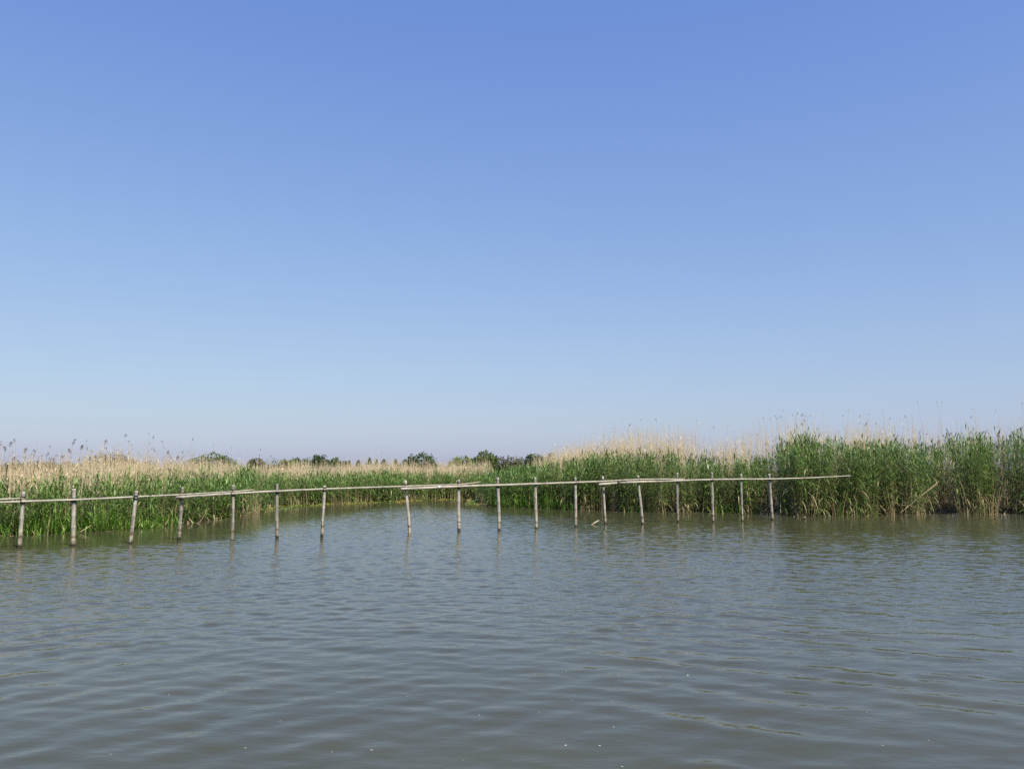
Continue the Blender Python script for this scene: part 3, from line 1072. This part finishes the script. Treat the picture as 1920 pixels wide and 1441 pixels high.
# ------------------------------------------------------------------ single reed stalks with plumes against the sky
def plume_mesh(length, fat, side, seed):
    bag = Bag()
    r3 = np.random.default_rng(seed)
    n = 26
    u = r3.random(n)
    P = np.stack([side * u * length * 0.35, r3.normal(0, 0.01, n), u * length * 0.85], -1)
    az = np.where(r3.random(n) < 0.75, 0.0 if side > 0 else math.pi, math.pi if side > 0 else 0.0) + r3.normal(0, 0.8, n)
    el = r3.normal(0.75, 0.3, n)
    D = np.stack([np.cos(az) * np.cos(el), np.sin(az) * np.cos(el), np.sin(el)], -1)
    L = fat * (0.55 + 0.6 * np.sin(np.pi * np.clip(u * 0.85 + 0.1, 0, 1))) * r3.uniform(0.7, 1.2, n)
    c = lerp((0.15, 0.10, 0.075), (0.24, 0.17, 0.12), r3.random(n))
    blades(bag, P, D, L, np.full(n, 0.55), np.full(n, fat * 0.22), c, c, 2)
    return np.concatenate(bag.v), np.concatenate(bag.t)


PL_VAR = []
for k, (ln, ft, sdn) in enumerate([(0.20, 0.13, 1), (0.16, 0.10, -1), (0.13, 0.09, 1), (0.18, 0.09, -1), (0.10, 0.08, 1)]):
    V, T = plume_mesh(ln, ft, sdn, 200 + k)
    o = tri_mesh('plume', V, T, M_PLUME)
    PL_VAR.append(o.data)
    bpy.data.objects.remove(o)


def stalk(px, py, depth_in, label, group, size=1.0, k=None):
    """thin dead reed rooted in the bed depth_in metres behind the shore, its plume at the photo point"""
    Y = ray_shore(px) + depth_in
    p = at_depth(px, py, Y)
    lean = random.uniform(-0.10, 0.10)
    root = empty('reed_stalk', (p.x - lean * p.z, Y, 0.03))
    bag = Bag()
    tp = np.array([[lean * p.z, 0, p.z - 0.03]])
    stems(bag, np.zeros((1, 3)), tp, np.array([[lean * p.z * 0.8, random.uniform(-.1, .1), 0]]), 0.006, 0.0035, np.ones((1, 3)), np.ones((1, 3)), 5)
    bag.build('stem', M_DEADSTEM, root)
    pl = bpy.data.objects.new('plume', PL_VAR[k if k is not None else random.randrange(5)])
    C.objects.link(pl); pl.parent = root
    pl.location = (lean * p.z, 0, p.z - 0.06)
    pl.rotation_euler = (0, lean, random.uniform(-0.6, 0.6) + (math.pi if random.random() < .4 else 0))
    pl.scale = (size,) * 3
    tag(root, label, 'reed', group)


LEFT_PL = [(1, 833, 1.3), (11, 842, 1.0), (18, 834, 1), (28, 826, .7), (46, 846, 1.1), (66, 847, 1), (79, 853, .6), (87, 854, 1.1), (95, 838, .7),
           (96, 862, .9), (108, 853, .6), (24, 861, 1), (30, 862, .9), (102, 864, 1), (118, 858, 1.2), (137, 832, 1.5), (133, 848, 1.2), (129, 844, .7),
           (152, 840, 1.1), (162, 825, .6), (174, 845, .7), (196, 830, 1), (200, 840, .8), (215, 842, .5), (234, 817, .8), (241, 827, .5), (247, 833, .4),
           (279, 811, .5), (287, 820, .7), (272, 832, .5), (281, 831, .5), (290, 846, 1.2), (285, 842, .5), (305, 828, .7), (308, 838, .5), (313, 850, 1.2),
           (318, 852, 1), (332, 859, .9), (341, 859, .9), (342, 847, .5), (361, 824, .7), (401, 832, .5), (414, 831, .4), (434, 840, .5), (446, 850, .4),
           (463, 843, .5), (489, 843, .8), (486, 853, .6), (170, 858, .9), (178, 856, .9), (191, 852, .8)]
RIGHT_PL = [(1062, 837, .4), (1180, 798, .9), (1178, 806, .5), (1203, 787, .7), (1231, 788, .8), (1196, 804, .3), (1274, 820, .4), (1300, 818, .4),
            (1306, 788, .4), (1339, 801, .6), (1404, 812, .4), (1421, 814, .4), (1432, 784, .6), (1445, 785, .6), (1454, 780, .7), (1458, 785, .6), (1463, 782, .7),
            (1469, 770, .5), (1486, 778, .6), (1494, 776, .8), (1503, 779, .7), (1510, 780, .6), (1520, 780, .6), (1505, 796, 1.3), (1581, 779, .7),
            (1591, 767, .4), (1612, 780, .9), (1611, 793, .8), (1622, 797, 1.1), (1630, 778, .5), (1643, 794, .5), (1668, 784, .8), (1699, 782, .8),
            (1694, 801, .5), (1720, 751, .5), (1757, 753, .6), (1765, 754, .6), (1737, 814, .7), (1725, 817, .5), (1820, 782, .6), (1824, 766, .6),
            (1843, 811, .9), (1916, 757, .6), (1398, 812, .3)]
ORD = ['first', 'second', 'third', 'fourth', 'fifth', 'sixth', 'seventh', 'eighth', 'ninth', 'tenth', 'eleventh', 'twelfth',
       'thirteenth', 'fourteenth', 'fifteenth', 'sixteenth', 'seventeenth', 'eighteenth']
PLUME_BINS = [(-50, 41, 'left of the first fence post'), (41, 138, 'between the first and second fence posts'),
              (138, 250, 'between the second and third fence posts'), (250, 339, 'between the third and fourth fence posts'),
              (339, 436, 'between the fourth and fifth fence posts'), (436, 560, 'right of the fifth fence post'),
              (1000, 1270, 'left of the fifteenth fence post, right bank'), (1270, 1392, 'near the sixteenth fence post'),
              (1392, 1446, 'between the last two fence posts'), (1446, 1597, "above the rail's free right end"),
              (1597, 1712, 'left of the slanting broken reeds'), (1712, 1795, 'above the slanting broken reeds'),
              (1795, 1960, 'nearest the right edge')]


def name_in_order(points):
    """label text for each point: its rank from the left among those over the same landmark"""
    res = {}
    for (x0, x1, where) in PLUME_BINS:
        inb = sorted(p for p in points if x0 <= p[0] < x1)
        for i, p in enumerate(inb):
            res[p] = (ORD[i], where)
    return res


for pts, look, grp, sc_, dmin in ((LEFT_PL, 'brown plumed reed stalk', 'plumed reed stalks above the left bank', 0.8, 1.5),
                                  (RIGHT_PL, 'dark plumed reed stalk', 'plumed reed stalks above the right bank', 0.95, 2.0)):
    nm = name_in_order(pts)
    for p in pts:
        o_, wh = nm[p]
        stalk(p[0], p[1], random.uniform(dmin, 5.0), '%s, %s from the left %s' % (look, o_, wh), grp, p[2] * sc_)

# ------------------------------------------------------------------ broken reeds hanging over the right bank
def broken(p0, p1, label, rad=0.011, sag=0.0, out=0.35):
    (ax, ay), (bx, by) = p0, p1
    Y = ray_shore(ax) - out
    a = at_depth(ax, ay, Y); b = at_depth(bx, by, Y + random.uniform(0.0, 0.25))
    if a.z < 0.0: a.z = -0.05
    m = (a + b) * 0.5 + Vector((0, 0, -sag))
    V, T = tube([Vector((0, 0, 0)), m - a, b - a], [rad, rad * 0.85, rad * 0.5], 6)
    o = tri_mesh('broken_reed', V, T, M_DEADSTEM, None, smooth=True)
    o.location = a
    tag(o, label, 'reed', 'broken reeds along the bank')


broken((1687, 962), (1760, 902), 'upper of two long broken reeds slanting up over the dark gap at right')
broken((1692, 956), (1757, 907), 'lower of two long broken reeds slanting up over the dark gap at right', 0.009)
broken((1689, 946), (1722, 950.5), 'short pale broken reed lying level across the feet of the slanting pair', 0.012)
broken((1752, 963), (1738, 927), 'broken reed leaning left out of the dark gap at right', 0.010, -0.08)
broken((1798, 965), (1789, 930), 'thin curved reed at the left foot of the tan clump', 0.008, -0.05)
broken((1881, 966), (1891, 950), 'short broken reed in the narrow dark gap by the right edge', 0.010)
broken((1733, 856), (1767, 880), 'dry reed snapped over and hanging down from the tops at right', 0.010, -0.06, -0.3)
broken((1433, 963), (1471, 956), 'pale broken reed floating at the foot of the last fence post', 0.010, 0.0, 0.5)
broken((1284, 945), (1297, 962), 'tan broken reed slanting down beside the tall pale post', 0.012, 0.0, 0.3)
broken((1409, 952), (1419, 960), 'short broken reed in the dark hollow left of the last post', 0.010, 0.0, 0.1)
broken((1431, 960), (1444, 946), 'crossed broken reed leaning right in the dark hollow', 0.008, 0.0, 0.1)
broken((309, 986), (316, 973), 'small broken reed leaning at the foot of the left bank', 0.010)
broken((361, 983), (388, 957), 'long curved dead reed arching over the water from the left bank', 0.009, 0.14)
broken((150, 997), (170, 985), 'broken reed slanting from the water right of the second post', 0.010)
broken((0, 1003.5), (28, 1004.5), 'pale reed floating level at the left edge', 0.012, 0.0, 0.25)
broken((9, 1003), (24, 976), 'thin dead reed standing at a slant near the left edge', 0.008, 0.0, 0.2)

# ------------------------------------------------------------------ small things on and in the water
X, Y = on_water(1115, 983)
V, T = tube([Vector((-0.15, -0.06, -0.02)), Vector((-0.04, 0, 0.03)), Vector((0.07, 0.03, 0.09)), Vector((0.15, 0.06, 0.13))], [0.006, 0.016, 0.028, 0.012], 8)
o = tri_mesh('floating_stick', V, T, M_DRIFT, None, smooth=True)
o.location = (X, Y, 0)
tag(o, 'bleached stick poking up from the water between two fence posts', 'stick')

X, Y = on_water(1509.5, 973.5)
V, T = tube([Vector((0.02, 0, -0.5)), Vector((0.01, 0, -0.1)), Vector((-0.01, 0, 0.10))], [0.05, 0.048, 0.035], 9)
o = tri_mesh('post_stump', V, T, M_POST, None, smooth=True)
o.location = (X, Y, 0)
tag(o, 'small dark post stump in the water right of the fence', 'stump')

a = at_depth(823, 912.6, float(np.interp(823, pf_e, pY_e)) - 0.13)
V = np.array([(-.05, 0, .035), (.05, -.004, .03), (.035, -.012, -.01), (0, -.008, -.05), (-.03, -.012, -.012), (0, -.02, .01),
              (-.05, .008, .035), (.05, .006, .03), (0, .004, -.05)])
T = np.array([(0, 5, 1), (1, 5, 2), (2, 5, 3), (3, 5, 4), (4, 5, 0), (0, 1, 7), (0, 7, 6), (6, 7, 8), (1, 2, 7), (2, 3, 8), (2, 8, 7), (3, 4, 8), (4, 0, 6), (4, 6, 8)])
o = tri_mesh('white_scrap', V, T, M_SCRAP)
o.location = a
tag(o, 'small white scrap caught on the rail above the inlet', 'scrap')

FLECKS = [(1060, 1397, 12), (1124, 1397, 11), (696, 1407, 10), (460, 1401, 9), (1150, 1362, 8), (898, 1340, 7), (1145, 1315, 6), (1061, 1258, 7), (1289, 1265, 11),
          (1286, 1224, 6), (1625, 1335, 6), (1654, 1398, 8), (1741, 1387, 6), (1553, 1237, 7), (525, 1351, 6), (316, 1301, 6), (509, 1281, 5), (622, 1408, 7),
          (207, 1414, 7), (1166, 1437, 9), (1072, 1312, 5), (764, 1305, 5), (1010, 1336, 5), (351, 1317, 4), (686, 1322, 4), (1250, 1209, 5), (1480, 1334, 4), (868, 1424, 5)]
fl_mesh = []
for k in range(3):
    r4 = random.Random(k)
    n = 9
    V = [(math.cos(6.283 * i / n) * 0.5 * r4.uniform(.7, 1.1), math.sin(6.283 * i / n) * 0.26 * r4.uniform(.6, 1.1), 0.02 * r4.random()) for i in range(n)]
    V += [(0, 0, 0.10 + 0.05 * r4.random()), (0, 0, -0.08)]
    T = []
    for i in range(n):
        j = (i + 1) % n
        T += [(i, j, n), (j, i, n + 1)]
    o = tri_mesh('floating_fleck', np.array(V), np.array(T), M_FLECK)
    fl_mesh.append(o.data); bpy.data.objects.remove(o)
FL_BINS = {}
for f in FLECKS:
    FL_BINS.setdefault(int(np.argmin(abs(pf - f[0]))), []).append(f)
FL_NAME = {}
for k, v in FL_BINS.items():
    for i, f in enumerate(sorted(v, key=lambda q: -q[1])):
        FL_NAME[f] = ('tiny pale fleck floating on near water, %sbelow the %s fence post' % (ORD[i] + ' nearest of those ' if len(v) > 1 else '', 'last' if k == 17 else ORD[k]))
for (px, py, wpx) in FLECKS:
    X, Y = on_water(px, py)
    dist = math.hypot(Y, CAM_H)
    s = wpx / FPX * dist * 0.7
    o = bpy.data.objects.new('floating_fleck', random.choice(fl_mesh))
    C.objects.link(o)
    ix, iy = int(np.argmin(abs(wx - X))), int(np.argmin(abs(wy - Y)))
    o.location = (X, Y, float(Z[iy, ix]) + 0.002)
    o.scale = (s, s, s)
    o.rotation_euler = (0, 0, random.uniform(-0.5, 0.5))
    tag(o, FL_NAME[(px, py, wpx)], 'fleck', 'pale flecks floating on the near water')

print('TRIS', sum(len(o.data.loops) - 2 * len(o.data.polygons) for o in C.objects if o.type == 'MESH'))
